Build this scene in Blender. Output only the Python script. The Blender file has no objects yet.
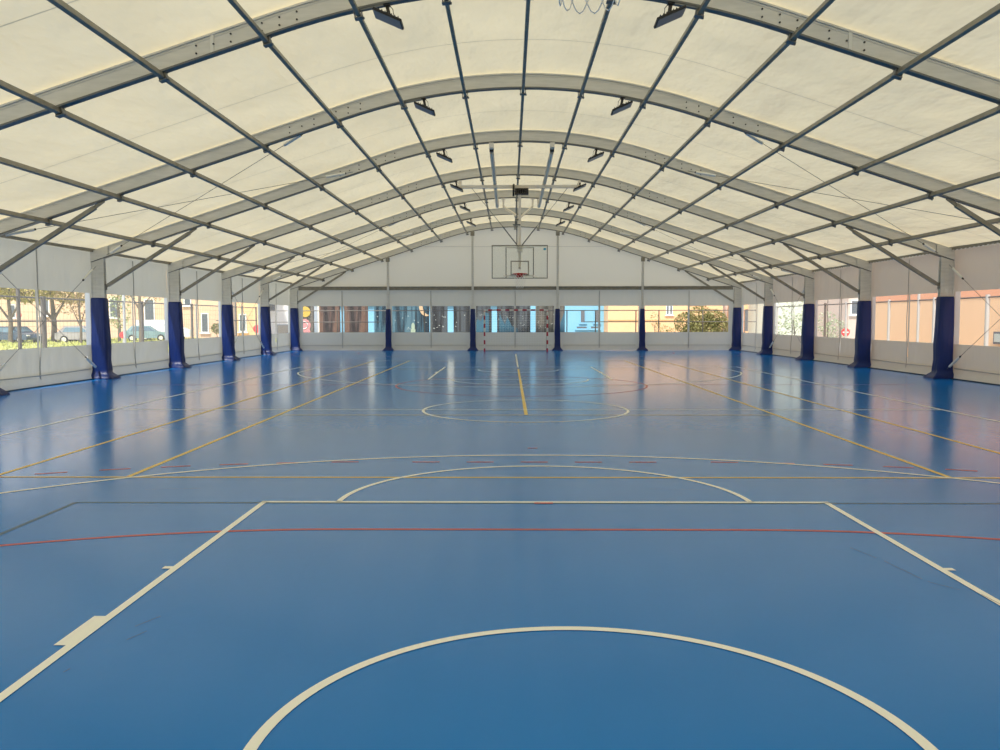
import bpy, math, random
from mathutils import Vector, Matrix
random.seed(7)
sc = bpy.context.scene
C = sc.collection
# ------------------------------------------------------------ camera
H = 1.577
cam = bpy.data.objects.new('camera', bpy.data.cameras.new('camera'))
C.objects.link(cam)
cam.location = (0, 0, H)
cam.rotation_euler = (math.radians(90) - 0.0663, 0.0012, 0.0117)
cam.data.lens = 834.9 * 36 / 1000
cam.data.sensor_width = 36
cam.data.clip_end = 500
sc.camera = cam
# ------------------------------------------------------------ light
sc.view_settings.view_transform = 'Standard'
sc.view_settings.look = 'None'
sc.view_settings.gamma = 1
sc.view_settings.use_curve_mapping = False
sc.view_settings.exposure = 0.0
w = bpy.data.worlds.new('sky'); sc.world = w; w.use_nodes = True
nt = w.node_tree; nt.nodes.clear()
wo = nt.nodes.new('ShaderNodeOutputWorld'); bg = nt.nodes.new('ShaderNodeBackground')
tc = nt.nodes.new('ShaderNodeTexCoord'); sp = nt.nodes.new('ShaderNodeSeparateXYZ'); cr = nt.nodes.new('ShaderNodeValToRGB')
nt.links.new(tc.outputs['Generated'], sp.inputs[0]); nt.links.new(sp.outputs['Z'], cr.inputs[0])
cr.color_ramp.elements[0].color = (.93, .95, .97, 1); cr.color_ramp.elements[1].color = (.5, .68, 1, 1)
nt.links.new(cr.outputs[0], bg.inputs[0]); bg.inputs[1].default_value = 1.6
nt.links.new(bg.outputs[0], wo.inputs[0])
sun = bpy.data.objects.new('sun', bpy.data.lights.new('sun', 'SUN')); C.objects.link(sun)
sun.data.energy = 5.2; sun.data.angle = math.radians(3); sun.data.color = (1, .95, .86)
sun.rotation_euler = Vector((.18, .60, -.78)).to_track_quat('-Z', 'Y').to_euler()
cy = sc.cycles
cy.use_denoising = True
cy.max_bounces = 10; cy.diffuse_bounces = 6; cy.glossy_bounces = 4; cy.transparent_max_bounces = 24
cy.transmission_bounces = 8; cy.sample_clamp_indirect = 6; cy.caustics_reflective = False; cy.caustics_refractive = False

# ------------------------------------------------------------ materials
def mat(name, col, rough=.6, metal=0, spec=.5, noise=None, bump=None, emit=None):
    """noise=(scale, col2, lo, hi[, stretch]); bump=(scale, strength[, stretch])"""
    m = bpy.data.materials.new(name); m.use_nodes = True
    t = m.node_tree; b = t.nodes['Principled BSDF']
    b.inputs['Base Color'].default_value = (*col, 1); b.inputs['Roughness'].default_value = rough
    b.inputs['Metallic'].default_value = metal; b.inputs['Specular IOR Level'].default_value = spec
    c = t.nodes.new('ShaderNodeTexCoord')
    def mapped(st):
        if not st: return c.outputs['Object']
        q = t.nodes.new('ShaderNodeMapping'); q.inputs['Scale'].default_value = st
        t.links.new(c.outputs['Object'], q.inputs[0]); return q.outputs[0]
    if noise:
        n = t.nodes.new('ShaderNodeTexNoise'); n.inputs['Scale'].default_value = noise[0]; n.inputs['Detail'].default_value = 5
        t.links.new(mapped(noise[4] if len(noise) > 4 else None), n.inputs['Vector'])
        r = t.nodes.new('ShaderNodeValToRGB'); r.color_ramp.elements[0].position = noise[2]; r.color_ramp.elements[1].position = noise[3]
        r.color_ramp.elements[0].color = (*col, 1); r.color_ramp.elements[1].color = (*noise[1], 1)
        t.links.new(n.outputs['Fac'], r.inputs[0]); t.links.new(r.outputs[0], b.inputs['Base Color'])
    if bump:
        n = t.nodes.new('ShaderNodeTexNoise'); n.inputs['Scale'].default_value = bump[0]; n.inputs['Detail'].default_value = 3
        t.links.new(mapped(bump[2] if len(bump) > 2 else None), n.inputs['Vector'])
        u = t.nodes.new('ShaderNodeBump'); u.inputs['Strength'].default_value = bump[1]; u.inputs['Distance'].default_value = .05
        t.links.new(n.outputs['Fac'], u.inputs['Height']); t.links.new(u.outputs[0], b.inputs['Normal'])
    if emit:
        b.inputs['Emission Color'].default_value = (*emit[0], 1); b.inputs['Emission Strength'].default_value = emit[1]
    return m
def membrane(name, ctrans, cdiff, fac, bump=(.8, .3, None), seam=None, noise=None, dist=.1):
    m = bpy.data.materials.new(name); m.use_nodes = True; t = m.node_tree; t.nodes.clear()
    o = t.nodes.new('ShaderNodeOutputMaterial'); mx = t.nodes.new('ShaderNodeMixShader')
    a = t.nodes.new('ShaderNodeBsdfTranslucent'); d = t.nodes.new('ShaderNodeBsdfDiffuse')
    a.inputs[0].default_value = (*ctrans, 1); d.inputs[0].default_value = (*cdiff, 1); mx.inputs[0].default_value = fac
    t.links.new(d.outputs[0], mx.inputs[1]); t.links.new(a.outputs[0], mx.inputs[2]); t.links.new(mx.outputs[0], o.inputs[0])
    c = t.nodes.new('ShaderNodeTexCoord')
    n = t.nodes.new('ShaderNodeTexNoise'); n.inputs['Scale'].default_value = bump[0]; n.inputs['Detail'].default_value = 4
    q = t.nodes.new('ShaderNodeMapping'); q.inputs['Scale'].default_value = bump[2] or (1, 1, 1)
    t.links.new(c.outputs['Object'], q.inputs[0]); t.links.new(q.outputs[0], n.inputs['Vector'])
    u = t.nodes.new('ShaderNodeBump'); u.inputs['Strength'].default_value = bump[1]; u.inputs['Distance'].default_value = dist
    t.links.new(n.outputs['Fac'], u.inputs['Height'])
    t.links.new(u.outputs[0], a.inputs['Normal']); t.links.new(u.outputs[0], d.inputs['Normal'])
    colour = None
    if noise:   # cloudy tone painting bright and shaded patches into the cloth
        n2 = t.nodes.new('ShaderNodeTexNoise'); n2.inputs['Scale'].default_value = noise[0]; n2.inputs['Detail'].default_value = 6
        t.links.new(c.outputs['Object'], n2.inputs['Vector'])
        r = t.nodes.new('ShaderNodeValToRGB'); r.color_ramp.elements[0].position = .35; r.color_ramp.elements[1].position = .7
        r.color_ramp.elements[0].color = (*[v * noise[1] for v in ctrans], 1); r.color_ramp.elements[1].color = (*ctrans, 1)
        t.links.new(n2.outputs['Fac'], r.inputs[0]); colour = r.outputs[0]
    if seam:    # stitched seam half way along every bay
        s = t.nodes.new('ShaderNodeSeparateXYZ'); t.links.new(c.outputs['Object'], s.inputs[0])
        def M(op, x, y=None):
            k = t.nodes.new('ShaderNodeMath'); k.operation = op
            for i, v in enumerate((x, y)):
                if v is None: continue
                if isinstance(v, (int, float)): k.inputs[i].default_value = v
                else: t.links.new(v, k.inputs[i])
            return k.outputs[0]
        f = M('FRACT', M('DIVIDE', M('ADD', s.outputs['Y'], 60.92 - seam[0] + 0.004), seam[1]))
        g = M('LESS_THAN', M('ABSOLUTE', M('SUBTRACT', f, .5)), seam[2] / seam[1])
        k = t.nodes.new('ShaderNodeMix'); k.data_type = 'RGBA'
        t.links.new(g, k.inputs['Factor'])
        if colour: t.links.new(colour, k.inputs['A'])
        else: k.inputs['A'].default_value = (*ctrans, 1)
        k.inputs['B'].default_value = (*[v * .35 for v in ctrans], 1)
        colour = k.outputs['Result']
    if colour: t.links.new(colour, a.inputs[0])
    return m

BAY, DEND = 5.077, 42.67
D = [DEND - BAY * k for k in range(10)]
CX = 0.27
M = {}
M['roof'] = membrane('roof_cloth', (.94, .775, .455), (.80, .75, .62), .315, (.9, 1, (1, .45, 1)), (60.92 - (BAY - DEND % BAY) + .5, BAY, .012), (.45, .86), .30)
M['wall'] = membrane('wall_cloth', (.73, .70, .58), (.75, .74, .67), .26, (2.0, .5, (1, 1, .35)))
M['gable'] = membrane('gable_cloth', (.86, .79, .62), (.84, .82, .74), .34, (.5, .2, None))
def glass(name, haze):
    m = bpy.data.materials.new(name); m.use_nodes = True; t = m.node_tree; t.nodes.clear()
    o = t.nodes.new('ShaderNodeOutputMaterial'); mx = t.nodes.new('ShaderNodeMixShader'); a = t.nodes.new('ShaderNodeBsdfTransparent')
    g = t.nodes.new('ShaderNodeBsdfGlossy'); g.inputs['Roughness'].default_value = .12
    a.inputs[0].default_value = (.97, .97, .95, 1); mx.inputs[0].default_value = .04
    h = t.nodes.new('ShaderNodeBsdfTranslucent'); h.inputs[0].default_value = (.95, .92, .85, 1); m2 = t.nodes.new('ShaderNodeMixShader'); m2.inputs[0].default_value = haze
    t.links.new(a.outputs[0], m2.inputs[1]); t.links.new(h.outputs[0], m2.inputs[2])
    t.links.new(m2.outputs[0], mx.inputs[1]); t.links.new(g.outputs[0], mx.inputs[2]); t.links.new(mx.outputs[0], o.inputs[0])
    return m
M['strip'] = membrane('sunlit_margin_cloth', (.80, .84, .82), (.8, .8, .78), .5)  # sunlight through the wall margin, put into a paler, more translucent cloth
M['vinyl'] = glass('clear_vinyl', .005); M['vinyl_hazy'] = glass('hazy_vinyl', .09)
M['floor'] = mat('blue_sports_floor', (.0, .182, .60), .165, 0, .5, (.55, (.0, .192, .63), .35, .7), (14, .02))
M['floor'].node_tree.nodes['Principled BSDF'].inputs['IOR'].default_value = 1.38
M['floor'].node_tree.nodes['Principled BSDF'].inputs['Specular Tint'].default_value = (.0, .45, 1, 1)
M['white_line'] = mat('white_line_paint', (.95, .95, .88), .35)
M['yellow_line'] = mat('yellow_line_paint', (.80, .56, .08), .35)
M['red_line'] = mat('red_line_paint', (.50, .05, .05), .35)
M['navy_line'] = mat('navy_line_paint', (.0, .085, .21), .35)
M['scuff'] = mat('black_scuff', (.02, .03, .05), .5)
M['alu'] = mat('mill_aluminium', (.66, .65, .60), .45, .2, .5, (3, (.76, .745, .69), .3, .7, (1, 1, 6)))
M['alu_dark'] = mat('aluminium_flange', (.16, .17, .17), .4, .6)
M['steel'] = mat('galvanised_steel', (.24, .225, .18), .45, .3, .5, (6, (.32, .30, .25), .3, .7))
M['clamp'] = mat('galvanised_clamp', (.22, .23, .23), .5, .8)
M['tape'] = mat('white_tape', (.82, .80, .72), .6)
M['bolt'] = mat('dark_bolt', (.06, .06, .06), .5, .6)
M['sleeve'] = mat('pale_sleeve', (.85, .85, .80), .5)
M['wire'] = mat('steel_wire', (.20, .20, .19), .5, .6)
M['pad'] = mat('navy_vinyl_pad', (.003, .019, .125), .38, 0, .35, None, (3, .5, (3, 3, .5)))
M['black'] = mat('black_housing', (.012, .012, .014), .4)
M['lens'] = mat('floodlight_glass', (.11, .13, .14), .3, 0, .8)
M['rig'] = mat('pale_grey_rig_paint', (.88, .82, .72), .4, .0)
M['rail_paint'] = mat('warm_grey_rail_paint', (.86, .74, .57), .35)
M['board'] = None
M['orange_rim'] = mat('red_rim', (.45, .02, .015), .4)
M['net'] = mat('white_net_cord', (.9, .89, .86), .8)
M['white_paint'] = mat('white_paint', (.78, .77, .74), .5)
M['seam'] = mat('seam_pole_grey', (.50, .49, .46), .5, .4)

# ------------------------------------------------------------ mesh builder
class MB:
    def __init__(s): s.v = []; s.f = []; s.mi = []; s.sm = []; s.cur = 0
    def add(s, vs, fs, smooth=False):
        n = len(s.v); s.v += [tuple(v) for v in vs]
        for f in fs: s.f.append(tuple(i + n for i in f)); s.mi.append(s.cur); s.sm.append(smooth)
        return s
    def box(s, c, d, rot=None, taper=1.0):
        hx, hy, hz = d[0] / 2, d[1] / 2, d[2] / 2
        vs = []
        for z, k in ((-hz, 1), (hz, taper)):
            for x, y in ((-hx, -hy), (hx, -hy), (hx, hy), (-hx, hy)):
                p = Vector((x * k, y * k, z))
                if rot: p = rot @ p
                vs.append(p + Vector(c))
        return s.add(vs, [(0, 3, 2, 1), (4, 5, 6, 7), (0, 1, 5, 4), (1, 2, 6, 5), (2, 3, 7, 6), (3, 0, 4, 7)])
    def bar(s, a, b, wd, ht, up=(0, 0, 1)):       # rectangular bar from a to b
        a, b = Vector(a), Vector(b); t = (b - a).normalized(); r = t.cross(Vector(up)).normalized(); u = r.cross(t)
        vs = [p + r * x * wd / 2 + u * y * ht / 2 for p in (a, b) for x, y in ((-1, -1), (1, -1), (1, 1), (-1, 1))]
        return s.add(vs, [(0, 3, 2, 1), (4, 5, 6, 7), (0, 1, 5, 4), (1, 2, 6, 5), (2, 3, 7, 6), (3, 0, 4, 7)])
    def tube(s, pts, r, n=8, cap=True, closed=False):
        pts = [Vector(p) for p in pts]; rings = []; m = len(pts)
        rr = r if isinstance(r, (list, tuple)) else [r] * m
        for i, p in enumerate(pts):
            if closed: t = pts[(i + 1) % m] - pts[i - 1]
            else: t = pts[min(i + 1, m - 1)] - pts[max(i - 1, 0)]
            t.normalize()
            up = Vector((0, 0, 1)) if abs(t.z) < .9 else Vector((1, 0, 0))
            a = t.cross(up).normalized(); b = a.cross(t)
            rings.append([p + (a * math.cos(2 * math.pi * j / n) + b * math.sin(2 * math.pi * j / n)) * rr[i] for j in range(n)])
        fs = []; last = m if closed else m - 1
        for i in range(last):
            for j in range(n):
                k = (i + 1) % m
                fs.append((i * n + j, i * n + (j + 1) % n, k * n + (j + 1) % n, k * n + j))
        s.add([v for R in rings for v in R], fs, True)
        if cap and not closed:
            s.add(rings[0], [tuple(range(n))[::-1]]); s.add(rings[-1], [tuple(range(n))])
        return s
    def loft(s, rings, cap=True, smooth=False):   # rings of equal length
        n = len(rings[0]); fs = []
        for i in range(len(rings) - 1):
            for j in range(n): fs.append((i * n + j, i * n + (j + 1) % n, (i + 1) * n + (j + 1) % n, (i + 1) * n + j))
        s.add([v for R in rings for v in R], fs, smooth)
        if cap: s.add(rings[0], [tuple(range(n))[::-1]]); s.add(rings[-1], [tuple(range(n))])
        return s
    def grid(s, fn, nu, nv, smooth=True):         # sheet fn(u,v)->point
        vs = [fn(i / nu, j / nv) for i in range(nu + 1) for j in range(nv + 1)]
        fs = [(i * (nv + 1) + j, (i + 1) * (nv + 1) + j, (i + 1) * (nv + 1) + j + 1, i * (nv + 1) + j + 1) for i in range(nu) for j in range(nv)]
        return s.add(vs, fs, smooth)
    def prism(s, poly, a, b, axis='y'):           # polygon (2d) extruded a..b on an axis
        def P(p, t): return (p[0], t, p[1]) if axis == 'y' else (t, p[0], p[1]) if axis == 'x' else (p[0], p[1], t)
        n = len(poly); vs = [P(p, a) for p in poly] + [P(p, b) for p in poly]
        return s.add(vs, [tuple(range(n))[::-1], tuple(range(n, 2 * n))] + [(i, (i + 1) % n, n + (i + 1) % n, n + i) for i in range(n)])
    def disc(s, c, r, th, axis='y', n=24, ry=None):
        ry = ry or r
        i = {'y': (0, 2), 'x': (1, 2), 'z': (0, 1)}[axis]; k = {'y': 1, 'x': 0, 'z': 2}[axis]
        return s.prism([(c[i[0]] + r * math.cos(2 * math.pi * j / n), c[i[1]] + ry * math.sin(2 * math.pi * j / n)) for j in range(n)], c[k] - th / 2, c[k] + th / 2, axis)
    def build(s, name, mats, parent=None, bevel=0):
        me = bpy.data.meshes.new(name)
        me.from_pydata(s.v, [], s.f); me.update()
        for m in (mats if isinstance(mats, (list, tuple)) else [mats]): me.materials.append(m)
        me.polygons.foreach_set('material_index', s.mi); me.polygons.foreach_set('use_smooth', s.sm)
        o = bpy.data.objects.new(name, me); C.objects.link(o)
        if parent is not None: o.parent = parent
        if bevel:
            b = o.modifiers.new('bevel', 'BEVEL'); b.width = bevel; b.segments = 2; b.limit_method = 'ANGLE'
        return o
def tag(o, label=None, cat=None, group=None, kind=None):
    if label: o['label'] = label
    if cat: o['category'] = cat
    if group: o['group'] = group
    if kind: o['kind'] = kind
    return o
def thing(name, label, cat, loc=(0, 0, 0), group=None, rz=0, kind=None):
    o = bpy.data.objects.new(name, None); C.objects.link(o); o.location = loc; o.rotation_euler = (0, 0, rz)
    o.empty_display_size = .2
    return tag(o, label, cat, group, kind)
def copy_tree(o, parent=None):
    c = o.copy(); C.objects.link(c)
    if parent is not None: c.parent = parent
    for ch in [x for x in bpy.data.objects if x.parent == o]: copy_tree(ch, c)
    return c
ORD = ['first', 'second', 'third', 'fourth', 'fifth', 'sixth', 'seventh', 'eighth', 'ninth']

# ------------------------------------------------------------ roof profile (|x| measured from the ridge)
S, A0, ZE, XE = .325, 3.6, 3.22, 11.11
def under(x):
    x = abs(x)
    if x >= A0: return ZE + (XE - x) * S
    return ZE + (XE - A0) * S + A0 * S / 2 - S * x * x / (2 * A0)
RD = .30        # rafter depth
XO = 11.46      # outer face of the columns
XW = 11.54      # wall cloth
YB = D[9]       # rear wall
xs = [-XW, -11.11, -9.8, -8.3, -6.78, -5.3, -4.4] + [-3.6 + .3 * i for i in range(25)] + [4.4, 5.3, 6.78, 8.3, 9.8, 11.11, XW]

# ------------------------------------------------------------ ground, floor
g = MB().box((0, 60, -.09), (300, 300, .08)).build('ground', mat('pale_concrete', (.46, .43, .38), .9, noise=(.3, (.38, .36, .31), .3, .7)))
tag(g, 'pale concrete ground outside around the tent hall', 'ground', kind='structure')
fl = MB().box((CX, (YB + 42.85) / 2, -.02), (2 * XW + .1, 42.85 - YB, .04)).build('floor', M['floor'])
tag(fl, 'glossy blue indoor sports floor with court lines', 'floor', kind='structure')

class Lines(MB):
    def seg(s, a, b, wd, z):
        ax, ay = a; bx, by = b; L = math.hypot(bx - ax, by - ay); nx, ny = -(by - ay) / L * wd / 2, (bx - ax) / L * wd / 2
        return s.add([(ax + nx, ay + ny, z), (ax - nx, ay - ny, z), (bx - nx, by - ny, z), (bx + nx, by + ny, z)], [(0, 1, 2, 3)])
    def arc(s, c, r, a0, a1, wd, z, n=64):
        vs = []
        for i in range(n + 1):
            a = math.radians(a0 + (a1 - a0) * i / n)
            for q in (r - wd / 2, r + wd / 2): vs.append((c[0] + q * math.cos(a), c[1] + q * math.sin(a), z))
        return s.add(vs, [(2 * i, 2 * i + 1, 2 * i + 3, 2 * i + 2) for i in range(n)])
W5 = .05
L = Lines(); z = .0034
NB, FB = 1.33, 27.75      # basketball baselines
MID = (NB + FB) / 2
for sx in (-1, 1): L.seg((CX + sx * 7.25, NB - .05), (CX + sx * 7.25, FB), W5, z)
L.seg((CX - 7.25, NB), (CX + 7.25, NB), W5, z); L.seg((CX - 7.25, FB), (CX + 7.25, FB), W5, z)
L.seg((CX - 7.25, MID), (CX + 7.25, MID), W5, z); L.arc((CX, MID), 1.78, 0, 360, W5, z, 96)
for yb, s_ in ((NB, 1), (FB, -1)):
    ft = yb + s_ * 5.8; hp = yb + s_ * 1.575; q = 0 if s_ > 0 else 180; CK = CX + (.025 if s_ > 0 else 0)
    L.seg((CK - 2.45, ft), (CK + 2.45, ft), W5, z)
    for sx in (-1, 1):
        L.seg((CK + sx * 2.425, yb), (CK + sx * 2.425, ft), W5, z)
        for t0, t1, ww in ((1.75, 1.8, .055), (2.6, 3.0, .06), (3.85, 3.9, .055)):
            L.seg((CK + sx * (2.45 + ww / 2), yb + s_ * t0), (CK + sx * (2.45 + ww / 2), yb + s_ * t1), ww, z)
        L.seg((CK + sx * 6.6, yb), (CK + sx * 6.6, yb + s_ * 2.97), W5, z)
    L.arc((CK, ft), 1.78, q, q + 180, W5, z, 48)
    L.arc((CK, hp + .02), 1.25, q, q + 180, W5, z, 64)
    L.arc((CK, hp), 6.73, q + 11.5, q + 168.5, W5, z, 96)
L.seg((CX, 27.55), (CX, 38.3), W5, z)
tag(L.build('basketball_marking', M['white_line'], fl), 'white painted court lines')
L = Lines(); z = .0026; T = 20.14
for sx in (-1, 1):
    L.seg((CX + sx * 5.485, T - 11.88), (CX + sx * 5.485, T + 11.88), .055, z); L.seg((CX + sx * 4.115, T - 11.88), (CX + sx * 4.115, T + 11.88), .055, z)
for d, e in ((-11.88, 8.5), (11.88, 5.485)): L.seg((CX - e, T + d), (CX + e, T + d), .05, z)
for d in (-6.4, 6.4): L.seg((CX - 4.115, T + d), (CX + 4.115, T + d), .045, z)
L.seg((CX, T - 6.4), (CX, T + 6.4), .06, z)
tag(L.build('tennis_marking', M['yellow_line'], fl), 'yellow painted court lines')
L = Lines(); z = .0019
for s_, gy in ((1, .19), (-1, 40.2)):
    q = 0 if s_ > 0 else 180
    L.seg((CX - 1.5, gy + s_ * 6), (CX + 1.5, gy + s_ * 6), .045, z)
    for sx in (-1, 1):
        a = (0, 90) if sx * s_ > 0 else (90, 180)
        L.arc((CX + sx * 1.5, gy), 6, a[0] + q, a[1] + q, .045, z, 60)
        for i in range(1, 24):
            th = 90 - i * 3.82; th = th if sx * s_ > 0 else 180 - th
            L.arc((CX + sx * 1.5, gy), 9, th + q - .95, th + q + .95, .045, z, 4)
    for i in range(-2, 3): L.seg((CX + i * .6 - .15, gy + s_ * 8.98), (CX + i * .6 + .15, gy + s_ * 8.98), .045, z)
    L.seg((CX - .05, gy + s_ * 9.98), (CX + .07, gy + s_ * 9.98), .04, z + .001)
    L.seg((CX - .06, gy + s_ * 6.9), (CX + .10, gy + s_ * 6.9), .05, z + .002)
L.seg((CX - 9.5, T), (CX + 9.5, T), .045, z); L.arc((CX, T), 3, 0, 360, .045, z, 90)
tag(L.build('handball_marking', M['red_line'], fl), 'red painted court lines, some dashed')
L = Lines(); z = .0012
L.seg((CX - 4.03, 7.1), (CX + 4.03, 7.1), .045, z)
for sx in (-1, 1): L.seg((CX + sx * 4.03, .6), (CX + sx * 4.03, 7.1), .045, z)
tag(L.build('navy_marking', M['navy_line'], fl), 'dark navy painted court lines')
L = Lines(); z = .004
for a, b in (((-1.93, 4.18), (-1.86, 4.33)), ((-1.89, 4.0), (-1.84, 4.12)), ((-2.0, 3.62), (-1.99, 3.66)), ((2.35, 5.7), (2.42, 5.45)), ((2.44, 5.38), (2.5, 5.0)), ((2.51, 4.95), (2.62, 4.8)), ((2.70, 4.72), (2.72, 4.45)), ((4.0, 13.2), (4.25, 14.2)), ((1.3, 7.7), (1.9, 7.66)), ((-3.4, 7.65), (-2.9, 7.7))):
    L.seg(a, b, .0035, z)
tag(L.build('scuff_marking', M['scuff'], fl), 'thin dark scuffs on the floor')

# ------------------------------------------------------------ roof cloth, gables, side walls
ys = [YB + (42.85 - YB) * i / 72 for i in range(73)]
b = MB(); n = len(xs)
top = lambda x: under(x) + RD + .012
vs = []
for y in ys:
    ph = ((DEND - y) / BAY) % 1
    for x in xs: vs.append((CX + x, y, top(x) + .03 - .03 * math.sin(math.pi * ph)))
b.add(vs, [(i * n + j, i * n + j + 1, (i + 1) * n + j + 1, (i + 1) * n + j) for i in range(72) for j in range(n - 1)], True)
tag(b.build('ceiling', M['roof']), 'cream translucent arched tent roof cloth', 'ceiling', kind='structure')

rnd = random.Random(3)
def hump(u, seed, k):      # soft cloth folds
    r = random.Random(seed); return sum(math.sin(u * f * k + r.random() * 6.28) * a for f, a in ((9, .5), (17, .3), (31, .25), (53, .15)))
Z1, Z2 = .91, 2.30         # clear band
MG = .26                   # opaque margin beside each frame
def band(b, P, a, c, z0, z1, amp, seed, nz=4):   # P(t, z, depth) -> point;  t runs a..c
    nu = max(2, int(abs(c - a) * 10))
    b.grid(lambda u, v: P(a + (c - a) * u, z0 + (z1 - z0) * v, amp * hump(u, seed, 1 + .0 * v) * math.sin(math.pi * min(1, max(0, v))) * 1.0), nu, nz)
def build_side(sx, name, wname0, label):
    X = CX + sx * XW
    P = lambda t, z, d: (X + sx * d, t, z)
    b = MB(); wins = []
    for k in range(9):
        y1, y0 = D[k], D[k + 1]; mid = (y0 + y1) / 2
        band(b, P, y0, y1, Z2, top(XW) + .01, .010, k * 3 + (sx > 0), 5)
        for a, c in ((y0, mid), (mid, y1)):
            band(b, P, a, c, .30, Z1, .022, k * 7 + 5 * (a == mid) + (sx > 0), 6)
            # bottom skirt, bellying inwards to the floor
            b.grid(lambda u, v, a=a, c=c: (X - sx * (.14 * math.sin(math.pi * (.5 + .5 * (1 - v))) ** 1 * (1 - v) ** .5 * .0 + .14 * (1 - v) ** 1.6 + .015 * hump(u, 99 + k, 1)* (1 - v) * v * 3), a + (c - a) * u, .30 * v + .004), 20, 5)
        for a, c in ((y0, y0 + MG), (mid - .045, mid + .045), (y1 - MG, y1)):
            b.cur = 1 if c == y1 else 0
            b.add([(X, a, Z1), (X, c, Z1), (X, c, Z2), (X, a, Z2)], [(0, 1, 2, 3)]); b.cur = 0
        wins += [(y0 + MG, mid - .045), (mid + .045, y1 - MG)]
    b.add([(X, D[0], 0), (X, 42.85, 0), (X, 42.85, top(XW)), (X, D[0], top(XW))], [(0, 1, 2, 3)])
    wall = tag(b.build(name, [M['wall'], M['strip']]), label, 'wall', kind='structure')
    for k in range(7):     # seam poles and bottom rods
        mid = (D[k] + D[k + 1]) / 2
        s = MB(); s.tube([(X - sx * (.05 + .012 * math.sin(i * 1.3 + k)), mid + .03 * math.sin(i * .9 + k), .12 + 3.2 * i / 10) for i in range(11)], .016 if sx < 0 else .011, 6)
        s.build('seam_pole', M['seam'], wall)
    for k in range(7):
        s = MB(); s.tube([(X - sx * .06, D[k + 1] + .2, .27), (X - sx * .06, (D[k] + D[k + 1]) / 2, .25), (X - sx * .06, D[k] - .2, .27)], .014, 6)
        s.build('hem_rod', M['seam'], wall)
    return wins
wl = build_side(-1, 'wall_left', 0, 'pale grey cloth side wall with a clear band on the left')
wr = build_side(1, 'wall_right', 0, 'pale grey cloth side wall with a clear band on the right')
# far gable
GP = [-10.9 - .35, -6.45, -2.15, 2.15, 6.45, 11.25]
YG = 42.80
b = MB(); P = lambda t, z, d: (t, YG + d, z)
fw = []
for i in range(5):
    x0, x1 = CX + GP[i], CX + GP[i + 1]; mid = (x0 + x1) / 2
    m0 = .38 if i == 0 else .16; m1 = .38 if i == 4 else .16
    for a, c in ((x0, mid), (mid, x1)):
        band(b, P, a, c, .30, .93, .012, i * 5 + (a == mid), 5)
        b.grid(lambda u, v, a=a, c=c: (a + (c - a) * u, YG - .16 * (1 - v) ** 1.6, .30 * v + .004), 8, 5)
    band(b, P, x0, x1, 2.27, 3.1, .008, i, 3)
    for a, c in ((x0, x0 + m0), (mid - .05, mid + .05), (x1 - m1, x1)):
        b.add([(a, YG, .93), (c, YG, .93), (c, YG, 2.27), (a, YG, 2.27)], [(0, 1, 2, 3)])
    fw += [(x0 + m0, mid - .05), (mid + .05, x1 - m1)]
for sx in (-1, 1): b.add([(CX + sx * 11.25, YG, 0), (CX + sx * XW, YG, 0), (CX + sx * XW, YG, 3.1), (CX + sx * 11.25, YG, 3.1)], [(0, 1, 2, 3)])
b.cur = 1
b.add([(CX + x, YG, 3.1) for x in xs] + [(CX + x, YG, top(x) + .02) for x in xs], [(j, j + 1, n + j + 1, n + j) for j in range(n - 1)])
wf = tag(b.build('wall_far', [M['wall'], M['gable']]), 'pale cloth gable wall with a clear band at the far end', 'wall', kind='structure')
for i in range(5):
    mid = CX + (GP[i] + GP[i + 1]) / 2
    MB().tube([(mid, YG - .05, .1), (mid + .01, YG - .05, 1.5), (mid, YG - .05, 3.05)], .022, 6).build('seam_pole', M['seam'], wf)
    x0, x1 = CX + GP[i] + .3, CX + GP[i + 1] - .3
    MB().tube([(x0, YG - .06, .27), (x1, YG - .06, .27)], .014, 6).build('hem_rod', M['seam'], wf)
MB().box((CX, YG - .012, 5.28), (9.2, .008, .012)).build('welded_seam', M['seam'], wf)
# rear gable
b = MB(); b.add([(CX + x, YB, 0) for x in xs] + [(CX + x, YB, top(x) + .02) for x in xs], [(j, j + 1, n + j + 1, n + j) for j in range(n - 1)])
tag(b.build('wall_near', M['wall']), 'plain cloth gable wall behind the camera', 'wall', kind='structure')
wn = 0
def window(pts, lab):
    global wn; wn += 1
    o = MB().add(pts, [(0, 1, 2, 3)]).build('window_%d' % wn, M['vinyl' if 'far wall' in lab else 'vinyl_hazy'])
    tag(o, lab, 'window', kind='structure')
for sx, lst, sd in ((-1, wl, 'left'), (1, wr, 'right')):
    for i, (a, c) in enumerate(lst):
        X = CX + sx * XW
        k = i // 2; half = 'nearer' if i % 2 == 0 else 'farther'
        window([(X, a, Z1), (X, c, Z1), (X, c, Z2), (X, a, Z2)], 'clear vinyl window, %s half of the %s bay from the far end, %s wall' % (half, ORD[k], sd))
for i, (a, c) in enumerate(fw):
    window([(a, YG, .93), (c, YG, .93), (c, YG, 2.27), (a, YG, 2.27)], 'clear vinyl window in the far wall, %s from the left' % (ORD + ['tenth'])[i])
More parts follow.
